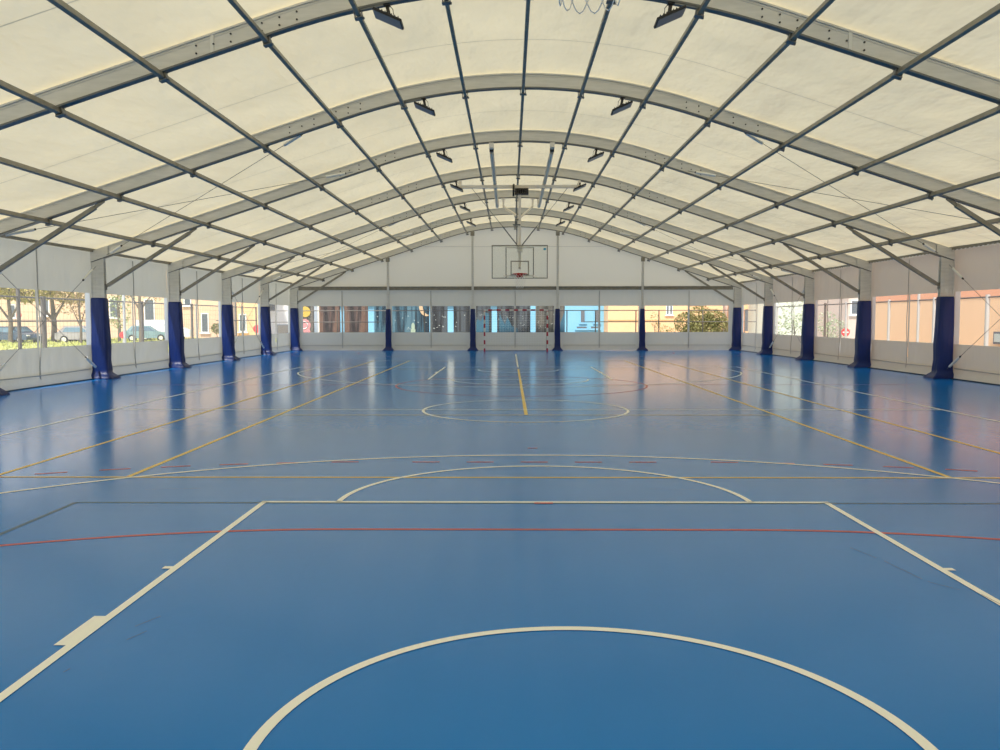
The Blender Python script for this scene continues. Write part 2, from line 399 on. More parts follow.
# rail across the far gable
b = MB().box((CX, DEND + .02, 3.17), (22.1, .08, .13)); b.box((CX, DEND + .0, 3.245), (22.1, .12, .03)); b.box((CX, DEND, 3.095), (22.1, .12, .03))
tag(b.build('trim_1', M['steel']), 'grey steel rail running across the far gable wall', 'rail', kind='structure')
for sx, i, sd in ((-1, 2, 'left'), (1, 3, 'right')):
    b = MB().box((CX + sx * 11.40, (D[6] - 2 + D[0]) / 2, 3.43), (.06, D[0] - D[6] + 2, .09))
    e = tag(b.build('trim_%d' % i, M['steel']), 'dark eave rail along the top of the %s wall' % sd, 'rail', kind='structure')
    if sx > 0:
        b = MB(); y = D[6]
        while y < D[0] - .3: b.box((CX + 11.36, y, 3.375), (.012, .07, .03)); y += .2  # white bits painting the bright gaps along the laced eave
        tag(b.build('lacing', M['white_paint'], e), 'small white bits for the bright gaps in the lacing', kind='stuff')

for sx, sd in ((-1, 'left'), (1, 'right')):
    b = MB().box((CX + sx * 11.365, (YB + DEND) / 2, .012), (.035, DEND - YB, .024))  # added dark strip for the shadowed gap under the wall skirt
    tag(b.build('gap_shadow_' + sd, M['black']), 'thin black strip where the floor meets the %s wall cloth' % sd, 'floor edge', kind='structure')
# ------------------------------------------------------------ arched frames
def ramp_bar(b, x0, x1, zf0, zf1, wy, seg=None, y=0):
    """beam following the roof line between x0 and x1; section wy wide, from under+zf0 to under+zf1"""
    pts = sorted(set([x0, x1] + [x for x in xs if x0 < x < x1]))
    rings = [[(x, y - wy / 2, under(x) + zf0), (x, y + wy / 2, under(x) + zf0), (x, y + wy / 2, under(x) + zf1), (x, y - wy / 2, under(x) + zf1)] for x in pts]
    b.loft(rings)
bolt0 = []
def make_frame():
    r = thing('arched_frame', '', 'frame', (CX, 0, 0))
    b = MB(); ramp_bar(b, -XO, XO, .028, RD - .028, .085)
    b.cur = 1; ramp_bar(b, -XO, XO, 0, .028, .13)
    b.cur = 0; ramp_bar(b, -XO, XO, RD - .028, RD, .13); ramp_bar(b, -XO, XO, RD - .065, RD - .05, .10)
    b.build('rafter', [M['alu'], M['alu_dark']], r)
    for sx in (-1, 1):
        x0, x1 = sx * XE, sx * XO
        b = MB(); lo, hi = min(x0, x1), max(x0, x1)
        for (yy, wy) in ((0, .10),):
            b.add([(lo, -wy / 2, 0), (hi, -wy / 2, 0), (hi, wy / 2, 0), (lo, wy / 2, 0), (lo, -wy / 2, under(lo)), (hi, -wy / 2, under(hi)), (hi, wy / 2, under(hi)), (lo, wy / 2, under(lo))],
                  [(0, 3, 2, 1), (4, 5, 6, 7), (0, 1, 5, 4), (1, 2, 6, 5), (2, 3, 7, 6), (3, 0, 4, 7)])
        for xx in (lo + .012, hi - .012): b.box((xx, 0, 1.56), (.024, .135, 3.12))
        for xx in (lo + .11, lo + .23): b.box((xx, -.052, 1.56), (.01, .006, 3.12))
        b.build('column', M['alu'], r)
        for x in [sx * q for q in (3.3, 3.55, 3.8, 4.25, 4.5, 4.75)]:      # splice bolts
            for dz in ((.09, .2) if round(abs(x) * 100) % 50 else (.14,)):
                if bolt0: bo = bolt0[0].copy(); C.objects.link(bo); bo.parent = r
                else: bo = MB().disc((0, 0, 0), .014, .016, 'y', 8).build('bolt', M['bolt'], r); bolt0.append(bo)
                bo.location = (x, -.048, under(x) + dz)
        q = sx * 11.25; b = MB()  # haunch plate where column and rafter meet
        b.add([(sx * 10.98, -.055, under(10.98) + .03), (sx * 11.46, -.055, under(11.46) + .02), (sx * 11.46, -.055, under(11.46) + .28), (sx * 10.98, -.055, under(10.98) + .27),
               (sx * 10.98, -.070, under(10.98) + .03), (sx * 11.46, -.070, under(11.46) + .02), (sx * 11.46, -.070, under(11.46) + .28), (sx * 10.98, -.070, under(10.98) + .27)],
              [(0, 1, 2, 3), (7, 6, 5, 4), (0, 4, 5, 1), (1, 5, 6, 2), (2, 6, 7, 3), (3, 7, 4, 0)])
        b.build('haunch_plate', M['alu'], r)
        b = MB(); a = Vector((sx * 11.09, 0, 2.47)); c = Vector((sx * 8.75, 0, under(8.75) - .06)); t = (c - a).normalized()
        b.bar(a + t * .06, c - t * .07, .085, .085)
        b.bar(a - t * .02, a + t * .14, .03, .06); b.bar(c - t * .12, Vector((sx * 8.62, 0, under(8.62) + .0)), .03, .07)
        b.box((sx * 11.095, 0, 2.46), (.02, .11, .16))
        b.build('knee_brace', M['steel'], r)
    return r
FR = ['%s' % s for s in ('farthest', 'second farthest', 'third farthest', 'fourth farthest', 'third nearest', 'second nearest', 'nearest')]
fr0 = make_frame(); frames = []
for k in range(7):
    o = fr0 if k == 0 else copy_tree(fr0)
    o.location = (CX, D[k], 0); frames.append(o)
    tag(o, ('grey aluminium arched frame against the far gable wall' if k == 0 else '%s grey aluminium arched frame with two columns and knee braces' % ({1: 'first free standing', 2: 'third farthest', 3: 'fourth farthest', 4: 'third nearest', 5: 'second nearest', 6: 'nearest'}[k])), 'frame', 'arched frames of the hall')
for k, (xa, xb) in {6: (-4.12, 3.05)}.items():
    pass
for k, lst in {6: (-4.52, 4.55), 5: (-3.9,)}.items():   # tape strips on the rafter webs
    for x in lst:
        b = MB(); b.box((x, -.05, under(x) + .16), (.05, .012, .26)); b.build('tape_strip', M['tape'], frames[k])

# ------------------------------------------------------------ gable posts
for i, x in enumerate((-6.45, -2.15, 2.15, 6.45)):
    zt = under(x) - .01
    r = thing('gable_post', ('%s slim grey post of the far gable wall' % ['outer left', 'inner left', 'inner right', 'outer right'][i]), 'post', (CX + x, DEND - .13, 0), 'posts of the far gable')
    b = MB().box((0, 0, zt / 2), (.11, .09, zt)); b.box((-.052, -.05, zt / 2), (.008, .02, zt)); b.box((.052, -.05, zt / 2), (.008, .02, zt))
    b.build('post', M['alu'], r)
    MB().box((0, -.055, zt - .12), (.2, .012, .22)).build('head_plate', M['steel'], r)

# ------------------------------------------------------------ purlins
PX = [0, 1.18, 2.44, 3.76, 5.27, 6.78, 8.30, 9.80]
purs = [0] + [s * p for p in PX[1:] for s in (-1, 1)]
cl = None
for x in purs:
    i = PX.index(abs(x)); sd = 'left' if x < 0 else 'right'
    lab = 'steel purlin tube running along the ridge' if x == 0 else '%s steel purlin %s of the ridge' % (ORD[i - 1], sd)
    r = thing('purlin', lab, 'purlin', (CX + x, 0, under(x)), 'purlins under the roof')
    a = 0 if abs(x) < .1 else (math.atan(S * min(1, abs(x) / A0)) * (1 if x > 0 else -1))
    R = Matrix.Rotation(a, 3, 'Y')
    b = MB(); ya, yb = D[6] - 7, 42.72
    b.box(R @ Vector((0, (ya + yb) / 2, -.047)), (.060, yb - ya, .094), R)
    b.build('tube', M['steel'], r, .008)
    for k in range(7):
        if cl is None:
            b = MB(); b.box((0, 0, -.108), (.13, .11, .022)); b.box((-.052, 0, -.06), (.014, .10, .10)); b.box((.052, 0, -.06), (.014, .10, .10)); b.box((.06, 0, -.118), (.03, .03, .03)); b.box((0, 0, -.002), (.15, .135, .008))
            c = b.build('clamp', M['clamp'], r, .004); cl = c
        else:
            c = cl.copy(); C.objects.link(c); c.parent = r
        c.location = (0, D[k], 0); c.rotation_euler = (0, a, 0)

# ------------------------------------------------------------ column pads
def rrect(x0, x1, y0, y1, r=.05, n=4):
    out = []
    for cx, cy_, a in ((x1 - r, y1 - r, 0), (x0 + r, y1 - r, 90), (x0 + r, y0 + r, 180), (x1 - r, y0 + r, 270)):
        for i in range(n + 1):
            t = math.radians(a + 90 * i / n); out.append((cx + r * math.cos(t), cy_ + r * math.sin(t)))
    return out
def make_pad(name, ox0, ox1, hy, hole, flare, seed, zt=2.14, out=1):
    """hollow pad; local +x points into the hall"""
    r_ = random.Random(seed); b = MB(); rings = []
    prof = [(0, flare), (.03, flare * .98), (.10, flare * .60), (.17, flare * .22), (.25, .05), (.5, .03), (.9, .04), (1.4, .02), (1.8, .01), (zt - .04, 0), (zt, -.015)]
    nn = None
    for zi, (z, f) in enumerate(prof):
        base = rrect(ox0 - min(f, .02) * .3, ox1 + f, -hy - f * .75, hy + f * .75, .05 if z > .2 else .03)
        rings.append([(x + .007 * r_.uniform(-1, 1), y + .007 * r_.uniform(-1, 1), z) for x, y in base])
    inner = rrect(hole[0], hole[1], -hole[2], hole[2], .02)
    allr = rings + [[(x, y, zt) for x, y in inner], [(x, y, .005) for x, y in inner]]
    b.loft(allr, cap=False, smooth=True)
    r = bpy.data.objects.new(name, None)
    return b
def side_pad(sx, k):
    where = 'left' if sx < 0 else 'right'
    r = thing('column_pad', 'navy blue padding wrapped around the %s column on the %s side%s' % (FR[k] if k else 'corner', where, ''), 'padding', (CX + sx * 11.285, D[k], 0), 'navy column pads along the side walls', 0 if sx < 0 else math.pi)
    b = make_pad('pad', -.184, .190, .13, (-.178, .178, .075), .21, k * 2 + (sx > 0), 2.17)
    b.build('wrap', M['pad'], r)
    b = MB()        # stitched closure along the face towards the hall's length
    for j in range(16): b.box((.08, -.135, .35 + j * .11), (.05, .012, .012))
    b.build('lacing_cord', M['pad'], r)
for k in range(7):
    for sx in (-1, 1):
        if k == 6: continue
        side_pad(sx, k)
for i, x in enumerate((-6.45, -2.15, 2.15, 6.45)):
    r = thing('post_pad', 'navy blue padding around the %s post of the far wall' % ['outer left', 'inner left', 'inner right', 'outer right'][i], 'padding', (CX + x, DEND - .13, 0), 'navy pads on the far gable posts', -math.pi / 2)
    b = make_pad('pad', -.075, .11, .115, (-.05, .08, .065), .21, 40 + i, 2.12)
    b.build('wrap', M['pad'], r)

# ------------------------------------------------------------ floodlights
def make_flood():
    r = thing('floodlight', '', 'light')     # origin on the rafter's underside; local +x points outwards from the ridge
    R = Matrix.Rotation(math.radians(-24), 3, 'Y')
    t = Matrix.Rotation(math.radians(-5), 3, 'X')
    R = t @ R
    cen = Vector((-.035, -.12, -.235))
    b = MB().box(cen, (.44, .30, .035), R); b.build('housing', M['black'], r, .006)
    b = MB().box(cen + R @ Vector((0, 0, -.020)), (.41, .27, .008), R); b.build('lens', M['lens'], r)
    b = MB()
    for q in range(7): b.box(cen + R @ Vector((-.15 + q * .05, 0, .03)), (.008, .24, .03), R)
    b.build('heat_sink', M['black'], r)
    b = MB(); j = cen + R @ Vector((0, 0, .035))
    b.bar((0, 0, -.004), j, .05, .035, (0, 1, 0)); b.box((0, -.0, -.012), (.10, .09, .02)); b.box(j, (.10, .14, .03), R)
    b.build('bracket', M['black'], r)
    b = MB().tube([(-.03, -.02, -.01), (-.09, -.03, -.08), (-.10, -.05, -.16), cen + R @ Vector((-.06, 0, .03))], .006, 5); b.build('cable', M['black'], r)
    b = MB().bar((.05, -.02, -.018), (.42, -.02, -.018 - .07), .07, .035); b.build('mounting_bar', M['clamp'], r)
    return r
f0 = None
for k in range(6, 0, -1):
    for sx in (-1, 1):
        if f0 is None: f0 = make_flood(); o = f0
        else: o = copy_tree(f0)
        o.location = (CX + sx * 2.02, D[k], under(2.02) - .002)
        o.rotation_euler = (0, 0, 0 if sx > 0 else 0); o.scale = (1, 1, 1)
        if sx < 0: o.scale = (-1, 1, 1)
        tag(o, 'black floodlight under the %s frame, %s of the ridge' % ({6: 'nearest', 5: 'second nearest', 4: 'third nearest', 3: 'fourth nearest', 2: 'fifth nearest', 1: 'sixth nearest'}[k], 'left' if sx < 0 else 'right'), 'light', 'floodlights under the rafters')

# ------------------------------------------------------------ bracing cables
def cable(a, c, label, grp):
    a, c = Vector(a), Vector(c); t = (c - a).normalized()
    r = thing('bracing_cable', label, 'cable', a, grp)
    MB().tube([(0, 0, 0), c - a], .006, 5).build('wire', M['wire'], r)
    for p in (t * .22, (c - a) - t * .80):
        b = MB().tube([p, p + t * .55], .033, 8); b.build('sleeve', M['sleeve'], r)
        MB().tube([p + t * (.55), p + t * .59], .022, 8).build('nut', M['black'], r)
for n_, (k0, k1) in enumerate(((5, 4), (2, 1))):
    bay = ['near', 'far'][n_]
    for sx, sd in ((-1, 'left'), (1, 'right')):
        X = CX + sx * 11.30; ya, yb = D[k0] + .10, D[k1] - .10
        cable((X, yb, .22), (X, ya, 3.0), '%s cross cable on the %s wall, low at its far end' % (bay, sd), 'bracing cables')
        cable((X, yb, 3.0), (X, ya, .22), '%s cross cable on the %s wall, high at its far end' % (bay, sd), 'bracing cables')
        x0, x1 = CX + sx * 11.0, CX + sx * 4.4
        cable((x0, yb, under(11.0) + .05), (x1, ya, under(4.4) + .06), '%s roof cross cable on the %s, starting at the farther eave' % (bay, sd), 'bracing cables')
        cable((x0, ya, under(11.0) + .05), (x1, yb, under(4.4) + .06), '%s roof cross cable on the %s, starting at the nearer eave' % (bay, sd), 'bracing cables')

# ------------------------------------------------------------ hanging basketball hoops
def clear_board():
    m = bpy.data.materials.new('clear_backboard'); m.use_nodes = True; t = m.node_tree; t.nodes.clear()
    o = t.nodes.new('ShaderNodeOutputMaterial'); mx = t.nodes.new('ShaderNodeMixShader'); a = t.nodes.new('ShaderNodeBsdfTransparent'); g_ = t.nodes.new('ShaderNodeBsdfGlossy')
    g_.inputs['Roughness'].default_value = .05; a.inputs[0].default_value = (.95, .96, .95, 1); mx.inputs[0].default_value = .05
    t.links.new(a.outputs[0], mx.inputs[1]); t.links.new(g_.outputs[0], mx.inputs[2]); t.links.new(mx.outputs[0], o.inputs[0]); return m
M['board'] = clear_board()
M['net_cyan'] = mat('cyan_sticker', (.05, .38, .55), .5)
def rect_frame(b, x0, x1, z0, z1, y, w_, d_):
    b.box(((x0 + x1) / 2, y, z0 + w_ / 2), (x1 - x0, d_, w_)); b.box(((x0 + x1) / 2, y, z1 - w_ / 2), (x1 - x0, d_, w_))
    b.box((x0 + w_ / 2, y, (z0 + z1) / 2), (w_, d_, z1 - z0 - 2 * w_)); b.box((x1 - w_ / 2, y, (z0 + z1) / 2), (w_, d_, z1 - z0 - 2 * w_))
def hoop_parts(r, bz=2.90, rz_=3.02):
    # board faces local -Y, board plane at y=0, hoop towards -Y
    b = MB(); b.box((0, 0, bz + .525), (1.80, .012, 1.05)); bd = b.build('backboard', M['board'], r)
    b = MB(); rect_frame(b, -.90, .90, bz - .01, bz + 1.06, .0, .03, .05); tag(b.build('board_frame', M['steel'], r), 'grey steel board frame')
    b = MB(); rect_frame(b, -.295, .295, bz + .10, bz + .56, -.010, .035, .008); b.build('target_square', M['steel'], bd)
    b = MB()
    for x in (-.44, .44): b.box((x, .05, bz + .5), (.028, .03, 1.0))
    b.build('board_upright', M['black'], r)
    b = MB(); b.box((0, .05, bz + .98), (.88, .03, .03)); b.box((0, .05, bz + .08), (.96, .03, .04)); b.box((-.46, .02, bz + .07), (.05, .06, .05)); b.box((.46, .02, bz + .07), (.05, .06, .05))
    b.build('board_crossbar', M['rig'], r)
    b = MB(); hy = -.375; n_ = 32
    b.tube([(.228 * math.cos(6.2832 * i / n_), hy + .228 * math.sin(6.2832 * i / n_), rz_) for i in range(n_)], .012, 8, closed=True)
    b.box((0, -.02, rz_ - .02), (.20, .03, .14)); b.box((0, -.10, rz_ - .03), (.12, .14, .02))
    b.bar((-.07, -.03, rz_ - .08), (-.03, -.15, rz_ - .01), .012, .012); b.bar((.07, -.03, rz_ - .08), (.03, -.15, rz_ - .01), .012, .012)
    tag(b.build('rim', M['orange_rim'], r), 'red steel rim')
    b = MB(); K = 12; Lv = 6
    def np_(i, l): 
        q = l / Lv; rad = .222 * (1 - q) + (.115 - .01 * (rz_ > 3.05)) * q + .02 * math.sin(math.pi * q) * -1
        a = 6.2832 * (i + .5 * (l % 2)) / K
        return Vector((rad * math.cos(a), hy + rad * math.sin(a), rz_ - .01 - .40 * q))
    for l in range(Lv):
        for i in range(K):
            for d in ((0, 1) if l % 2 else (-1, 0)):
                b.tube([np_(i, l), np_(i + d + (0 if l % 2 == 0 else 0), l + 1)], .0024, 4, cap=False)
    for i in range(K):     # loose loops at the lower edge
        p = np_(i, Lv); q = np_(i + 1, Lv); m_ = (p + q) / 2
        b.tube([p, p * .75 + q * .25 + Vector((0, 0, -.028)), m_ + Vector((0, 0, -.038)), p * .25 + q * .75 + Vector((0, 0, -.028)), q], .0024, 4, cap=False)
    tag(b.build('net', M['net'], r), 'white cord net')
BY = 27.0
r = thing('basketball_hoop', 'ceiling hung basketball hoop with clear backboard facing the camera, far end', 'basketball hoop', (CX + .05, BY, 0), 'ceiling hung basketball hoops')
hoop_parts(r)
MB().disc((.80, -.012, 3.83), .05, .008, 'y', 16, .035).build('sticker', M['net_cyan'], r)
b = MB()
for sx in (-1, 1): pass
for sx in (-1, 1):
    b = MB(); x = sx * .80
    b.tube([(x, D[4] + .25 - BY, 6.03), (x, D[2] - .1 - BY, 5.91)], .058, 14); b.build('rail', M['rail_paint'], r)
    b = MB(); b.box((x, D[4] - BY, under(.8) - .065), (.12, .16, .13)); b.bar((x, D[4] + .02 - BY, under(.8) - .12), (x, D[4] + .3 - BY, 6.04), .08, .05); b.build('rail_hanger', M['rig'], r)
    b = MB(); b.box((x, D[4] + .12 - BY, 6.075), (.11, .12, .13)); b.build('rail_joint', M['black'], r)
    b = MB(); b.box((x, D[2] - BY, (under(.8) + 5.89) / 2), (.12, .08, under(.8) - 5.89)); b.build('rail_hanger', M['rig'], r)
    b = MB(); b.box((sx * 1.93, D[3] - BY - .03, (under(1.93) + 5.90) / 2), (.10, .06, under(1.93) - 5.90)); b.build('beam_hanger', M['rig'], r)
b = MB(); b.box((0, D[3] - BY - .10, 5.86), (4.05, .09, .10)); b.build('cross_beam', M['rig'], r)
MY = D[3] - BY - .22
b = MB(); b.box((.06, MY - .02, 5.68), (.44, .2, .20)); b.disc((-.20, MY - .02, 5.72), .19, .06, 'x', 20); b.disc((.26, MY - .02, 5.68), .07, .05, 'x', 16); b.box((-.19, MY, 5.80), (.05, .12, .25)); b.build('winch', M['black'], r)
b = MB()
for q in range(4): b.box((-.05 + q * .07, MY - .115, 5.68), (.035, .01, .08))
b.build('winch_label', M['rig'], r)
b = MB(); b.bar((0, .20, 3.2), (0, .20, 5.80), .09, .09, (0, 1, 0)); b.box((0, .12, 3.83), (.18, .10, .18)); b.bar((0, .1, 3.25), (0, .2, 3.3), .07, .05); b.build('mast', M['rig'], r)
b = MB(); b.tube([(-.09, .15, 4.0), (-.09, .15, 5.7)], .018, 8); b.box((-.10, .13, 4.62), (.24, .06, .04)); b.box((-.09, .13, 4.78), (.10, .06, .05)); b.box((-.13, .13, 4.68), (.05, .05, .10)); b.build('gear_rod', M['alu_dark'], r)
for sx in (-1, 1):
    b = MB(); top_ = Vector((sx * .56, D[2] - BY, under(.56))); b.bar(top_, top_ + Vector((0, 0, -.32)), .07, .07, (0, 1, 0)); b.bar(top_ + Vector((0, 0, -.32)), (sx * .03, .22, 4.88), .055, .055); b.box(top_, (.2, .12, .05)); b.build('rear_stay', M['rig'], r)
    b = MB(); b.tube([(sx * 1.55, MY + .12, 5.82), (sx * .55, .20 * .7, 4.57)], .008, 5); b.tube([(sx * .55, .14, 4.57), (sx * .04, .14, 3.92)], .02, 6); b.build('side_cable', M['wire'], r)
# near hoop: only the lower edge of its net reaches the photograph
r = thing('basketball_hoop', 'nearer basketball hoop overhead, only the white loops of its net show', 'basketball hoop', (CX + .0, 2.52, 0), 'ceiling hung basketball hoops', math.pi)
hoop_parts(r, 2.98, 3.09)
b = MB(); b.bar((0, .20, 3.2), (0, .20, 5.9), .09, .09, (0, 1, 0)); b.build('mast', M['rig'], r)
b = MB(); b.bar((-2, .20, 5.95), (2, .20, 5.95), .09, .10); b.build('cross_beam', M['rig'], r)

# ------------------------------------------------------------ handball goal
def stripes(name, axis, ph=0, period=.40):
    m = mat(name, (.72, .70, .66), .45); t = m.node_tree; b_ = t.nodes['Principled BSDF']
    c = t.nodes.new('ShaderNodeTexCoord'); s = t.nodes.new('ShaderNodeSeparateXYZ'); t.links.new(c.outputs['Object'], s.inputs[0])
    a = t.nodes.new('ShaderNodeMath'); a.operation = 'MULTIPLY_ADD'; a.inputs[1].default_value = 1 / period; a.inputs[2].default_value = ph + 20
    t.links.new(s.outputs[axis], a.inputs[0]); f = t.nodes.new('ShaderNodeMath'); f.operation = 'FRACT'; t.links.new(a.outputs[0], f.inputs[0])
    g_ = t.nodes.new('ShaderNodeMath'); g_.operation = 'LESS_THAN'; g_.inputs[1].default_value = .5; t.links.new(f.outputs[0], g_.inputs[0])
    k = t.nodes.new('ShaderNodeMix'); k.data_type = 'RGBA'; k.inputs['A'].default_value = (.75, .72, .66, 1); k.inputs['B'].default_value = (.42, .02, .04, 1)
    t.links.new(g_.outputs[0], k.inputs['Factor']); t.links.new(k.outputs['Result'], b_.inputs['Base Color']); return m
ms = stripes('red_white_stripes_upright', 'Z', .08); mx_ = stripes('red_white_stripes_bar', 'X', .25, .42)
GY = 41.0
r = thing('handball_goal', 'handball goal with red and white striped frame at far wall', 'goal', (CX + .03, GY, 0))
for sx in (-1, 1):
    MB().box((sx * 1.54, 0, 1.0), (.08, .08, 2.0)).build('goal_post', ms, r)
MB().box((0, 0, 2.04), (3.16, .08, .08)).build('crossbar', mx_, r)
b = MB()
for sx in (-1, 1):
    b.tube([(sx * 1.54, .05, 2.02), (sx * 1.54, .55, 1.95), (sx * 1.54, .95, .05)], .02, 6)
    b.tube([(sx * 1.54, .05, .03), (sx * 1.54, .95, .03)], .02, 6)
b.tube([(-1.54, .95, .03), (1.54, .95, .03)], .02, 6)
b.build('rear_frame', M['steel'], r)
b = MB()
for i in range(25):
    x = -1.52 + 3.04 * i / 24; b.tube([(x, .05, 2.0), (x, .55, 1.9), (x, .93, .06)], .0022, 3, cap=False)
for j in range(16):
    q = j / 15; p0 = Vector((0, .55, 1.9)).lerp(Vector((0, .93, .06)), q); b.tube([(-1.52, p0.y, p0.z), (1.52, p0.y, p0.z)], .0022, 3, cap=False)
b.build('net', M['net'], r)

#OUTSIDE
# ------------------------------------------------------------ outside: fence
M['fence'] = mat('weathered_fence_steel', (.17, .15, .13), .5, .4)
M['fence_pale'] = mat('pale_fence_steel', (.62, .62, .60), .5, .2)
def fence(name, label, rails, posts, wires=None):
    r = thing(name, label, 'fence', posts[0][0])
    o = Vector(posts[0][0])
    for a, c in rails: MB().tube([Vector(a) - o, Vector(c) - o], .024, 6).build('rail', M['fence'], r)
    for p, rad, h_, m_ in posts:
        q = Vector(p) - o; MB().tube([q, q + Vector((0, 0, h_))], rad, 8).build('post', m_, r)
    if wires:
        b = MB()
        for a, c in wires: b.tube([Vector(a) - o, Vector(c) - o], .0035, 3, cap=False)
        b.build('wire_mesh', M['fence'], r)
    return r
Fd, Fp = M['fence'], M['fence_pale']
XL = -13.2
G0 = -.05
wires = [((XL, y, G0), (XL, y, 2.2)) for y in [18 + .2 * i for i in range(125)]] + [((XL, 18, z_), (XL, 43, z_)) for z_ in [.2 * i for i in range(4, 11)]]
fence('metal_fence', 'grey wire fence with posts and rails outside the left wall', [((XL, 15, 2.2), (XL, 43.5, 2.2)), ((XL, 15, 1.55), (XL, 26.2, 1.55)), ((XL, 37.5, 1.55), (XL, 43.5, 1.55))],
      [((XL, y, G0), rr, h_, m_) for y, rr, h_, m_ in ((22.35, .05, 2.75, Fd), (23.55, .07, 2.3, Fd), (28.5, .05, 2.75, Fp), (29.9, .055, 2.3, Fd), (34.6, .05, 2.3, Fd), (35.1, .03, 2.3, Fp), (39.3, .04, 2.3, Fd), (40.2, .04, 2.8, Fd), (41.2, .04, 2.3, Fd), (43.4, .04, 2.3, Fd), (16.2, .05, 2.3, Fd))], wires)
XR = 13.2
fence('metal_fence', 'pale steel fence with posts outside the right wall', [((XR, 15, 2.18), (XR, 43.5, 2.18))],
      [((XR, y, G0), rr, h_, m_) for y, rr, h_, m_ in ((23.3, .06, 2.3, Fp), (26.2, .05, 2.3, Fp), (27.2, .045, 2.9, Fp), (29.3, .05, 2.3, Fp), (31.2, .05, 2.3, Fd), (33.0, .05, 2.3, Fp), (35.2, .05, 2.3, Fd), (37.0, .09, 2.3, Fp), (41.5, .05, 2.3, Fp), (20.5, .06, 2.3, Fp))])
YF = 45.0
wires = [((x, YF, G0), (x, YF, 2.06)) for x in [-12 + .5 * i for i in range(52)]]
fence('metal_fence', 'thin dark fence with rails behind the far wall', [((XL, YF, 2.06), (XR, YF, 2.06)), ((XL, YF, 1.45), (-7.0, YF, 1.45)), ((4, YF, 1.45), (XR, YF, 1.45))],
      [((x, YF, G0), .03, 2.12, Fd) for x in (-13.1, -9.3, -4.6, -1.0, 3.07, 4.6, 6.77, 8.0, 10.35, 12.6)])

# ------------------------------------------------------------ painted panels behind the far fence
def trunks(name, c1, c2, c3, sc_=3.2):
    c1, c2, c3 = [[v * .72 for v in q] for q in (c1, c2, c3)]
    m = bpy.data.materials.new(name); m.use_nodes = True; t = m.node_tree; b_ = t.nodes['Principled BSDF']; b_.inputs['Roughness'].default_value = .8
    c = t.nodes.new('ShaderNodeTexCoord'); q = t.nodes.new('ShaderNodeMapping'); q.inputs['Scale'].default_value = (1, 1, .07)
    n_ = t.nodes.new('ShaderNodeTexNoise'); n_.inputs['Scale'].default_value = sc_ * 1.5; n_.inputs['Detail'].default_value = 4
    t.links.new(c.outputs['Object'], q.inputs[0]); t.links.new(q.outputs[0], n_.inputs['Vector'])
    r_ = t.nodes.new('ShaderNodeValToRGB'); e = r_.color_ramp.elements
    e[0].position = .42; e[0].color = (*c1, 1); e[1].position = .60; e[1].color = (*c3, 1); k = e.new(.5); k.color = (*c2, 1)
    t.links.new(n_.outputs['Fac'], r_.inputs[0]); t.links.new(r_.outputs[0], b_.inputs['Base Color']); return m
m_blue = trunks('blue_night_trees', (.02, .045, .07), (.06, .15, .21), (.14, .28, .36))
m_dark = trunks('dark_forest_paint', (.03, .033, .04), (.07, .075, .085), (.13, .15, .17))
m_brown = trunks('brown_forest_paint', (.05, .04, .04), (.13, .09, .08), (.25, .15, .11))
m_grey = trunks('grey_forest_paint', (.06, .06, .05), (.14, .13, .11), (.22, .2, .17))
YM = 47.0
def P47(px): return (px - 510.3) * YM / 834.9 - .05
flat = lambda n_, c: mat(n_, c, .8)
c_sun, c_pink, c_moon, c_cyan, c_star, c_pale = flat('mural_yellow', (.62, .42, .08)), flat('mural_pink', (.65, .28, .28)), flat('mural_moon', (.72, .50, .30)), flat('mural_blue', (.05, .15, .22)), flat('mural_star', (.75, .8, .75)), flat('mural_pale_green', (.45, .55, .42))
pans = [(298, 314.5, m_grey, 'grey painted panel with a yellow disc and pink shape'), (320.5, 341, m_brown, 'brown painted panel with dim trees, second from the left'), (345.5, 369, m_brown, 'painted panel with reddish brown trunks, third from the left'),
        (375.5, 430.5, m_blue, 'wide painted panel of blue night trees with a crescent moon'), (431.5, 448.8, m_dark, 'dark painted panel of thin grey trunks left of the blue gap'), (455, 492, m_dark, 'dark painted panel with blue shapes at its lower right'),
        (498.5, 531.8, m_dark, 'dark painted panel seen through the middle of the goal'), (537, 566, m_grey, 'dark painted panel at the right end of the row')]
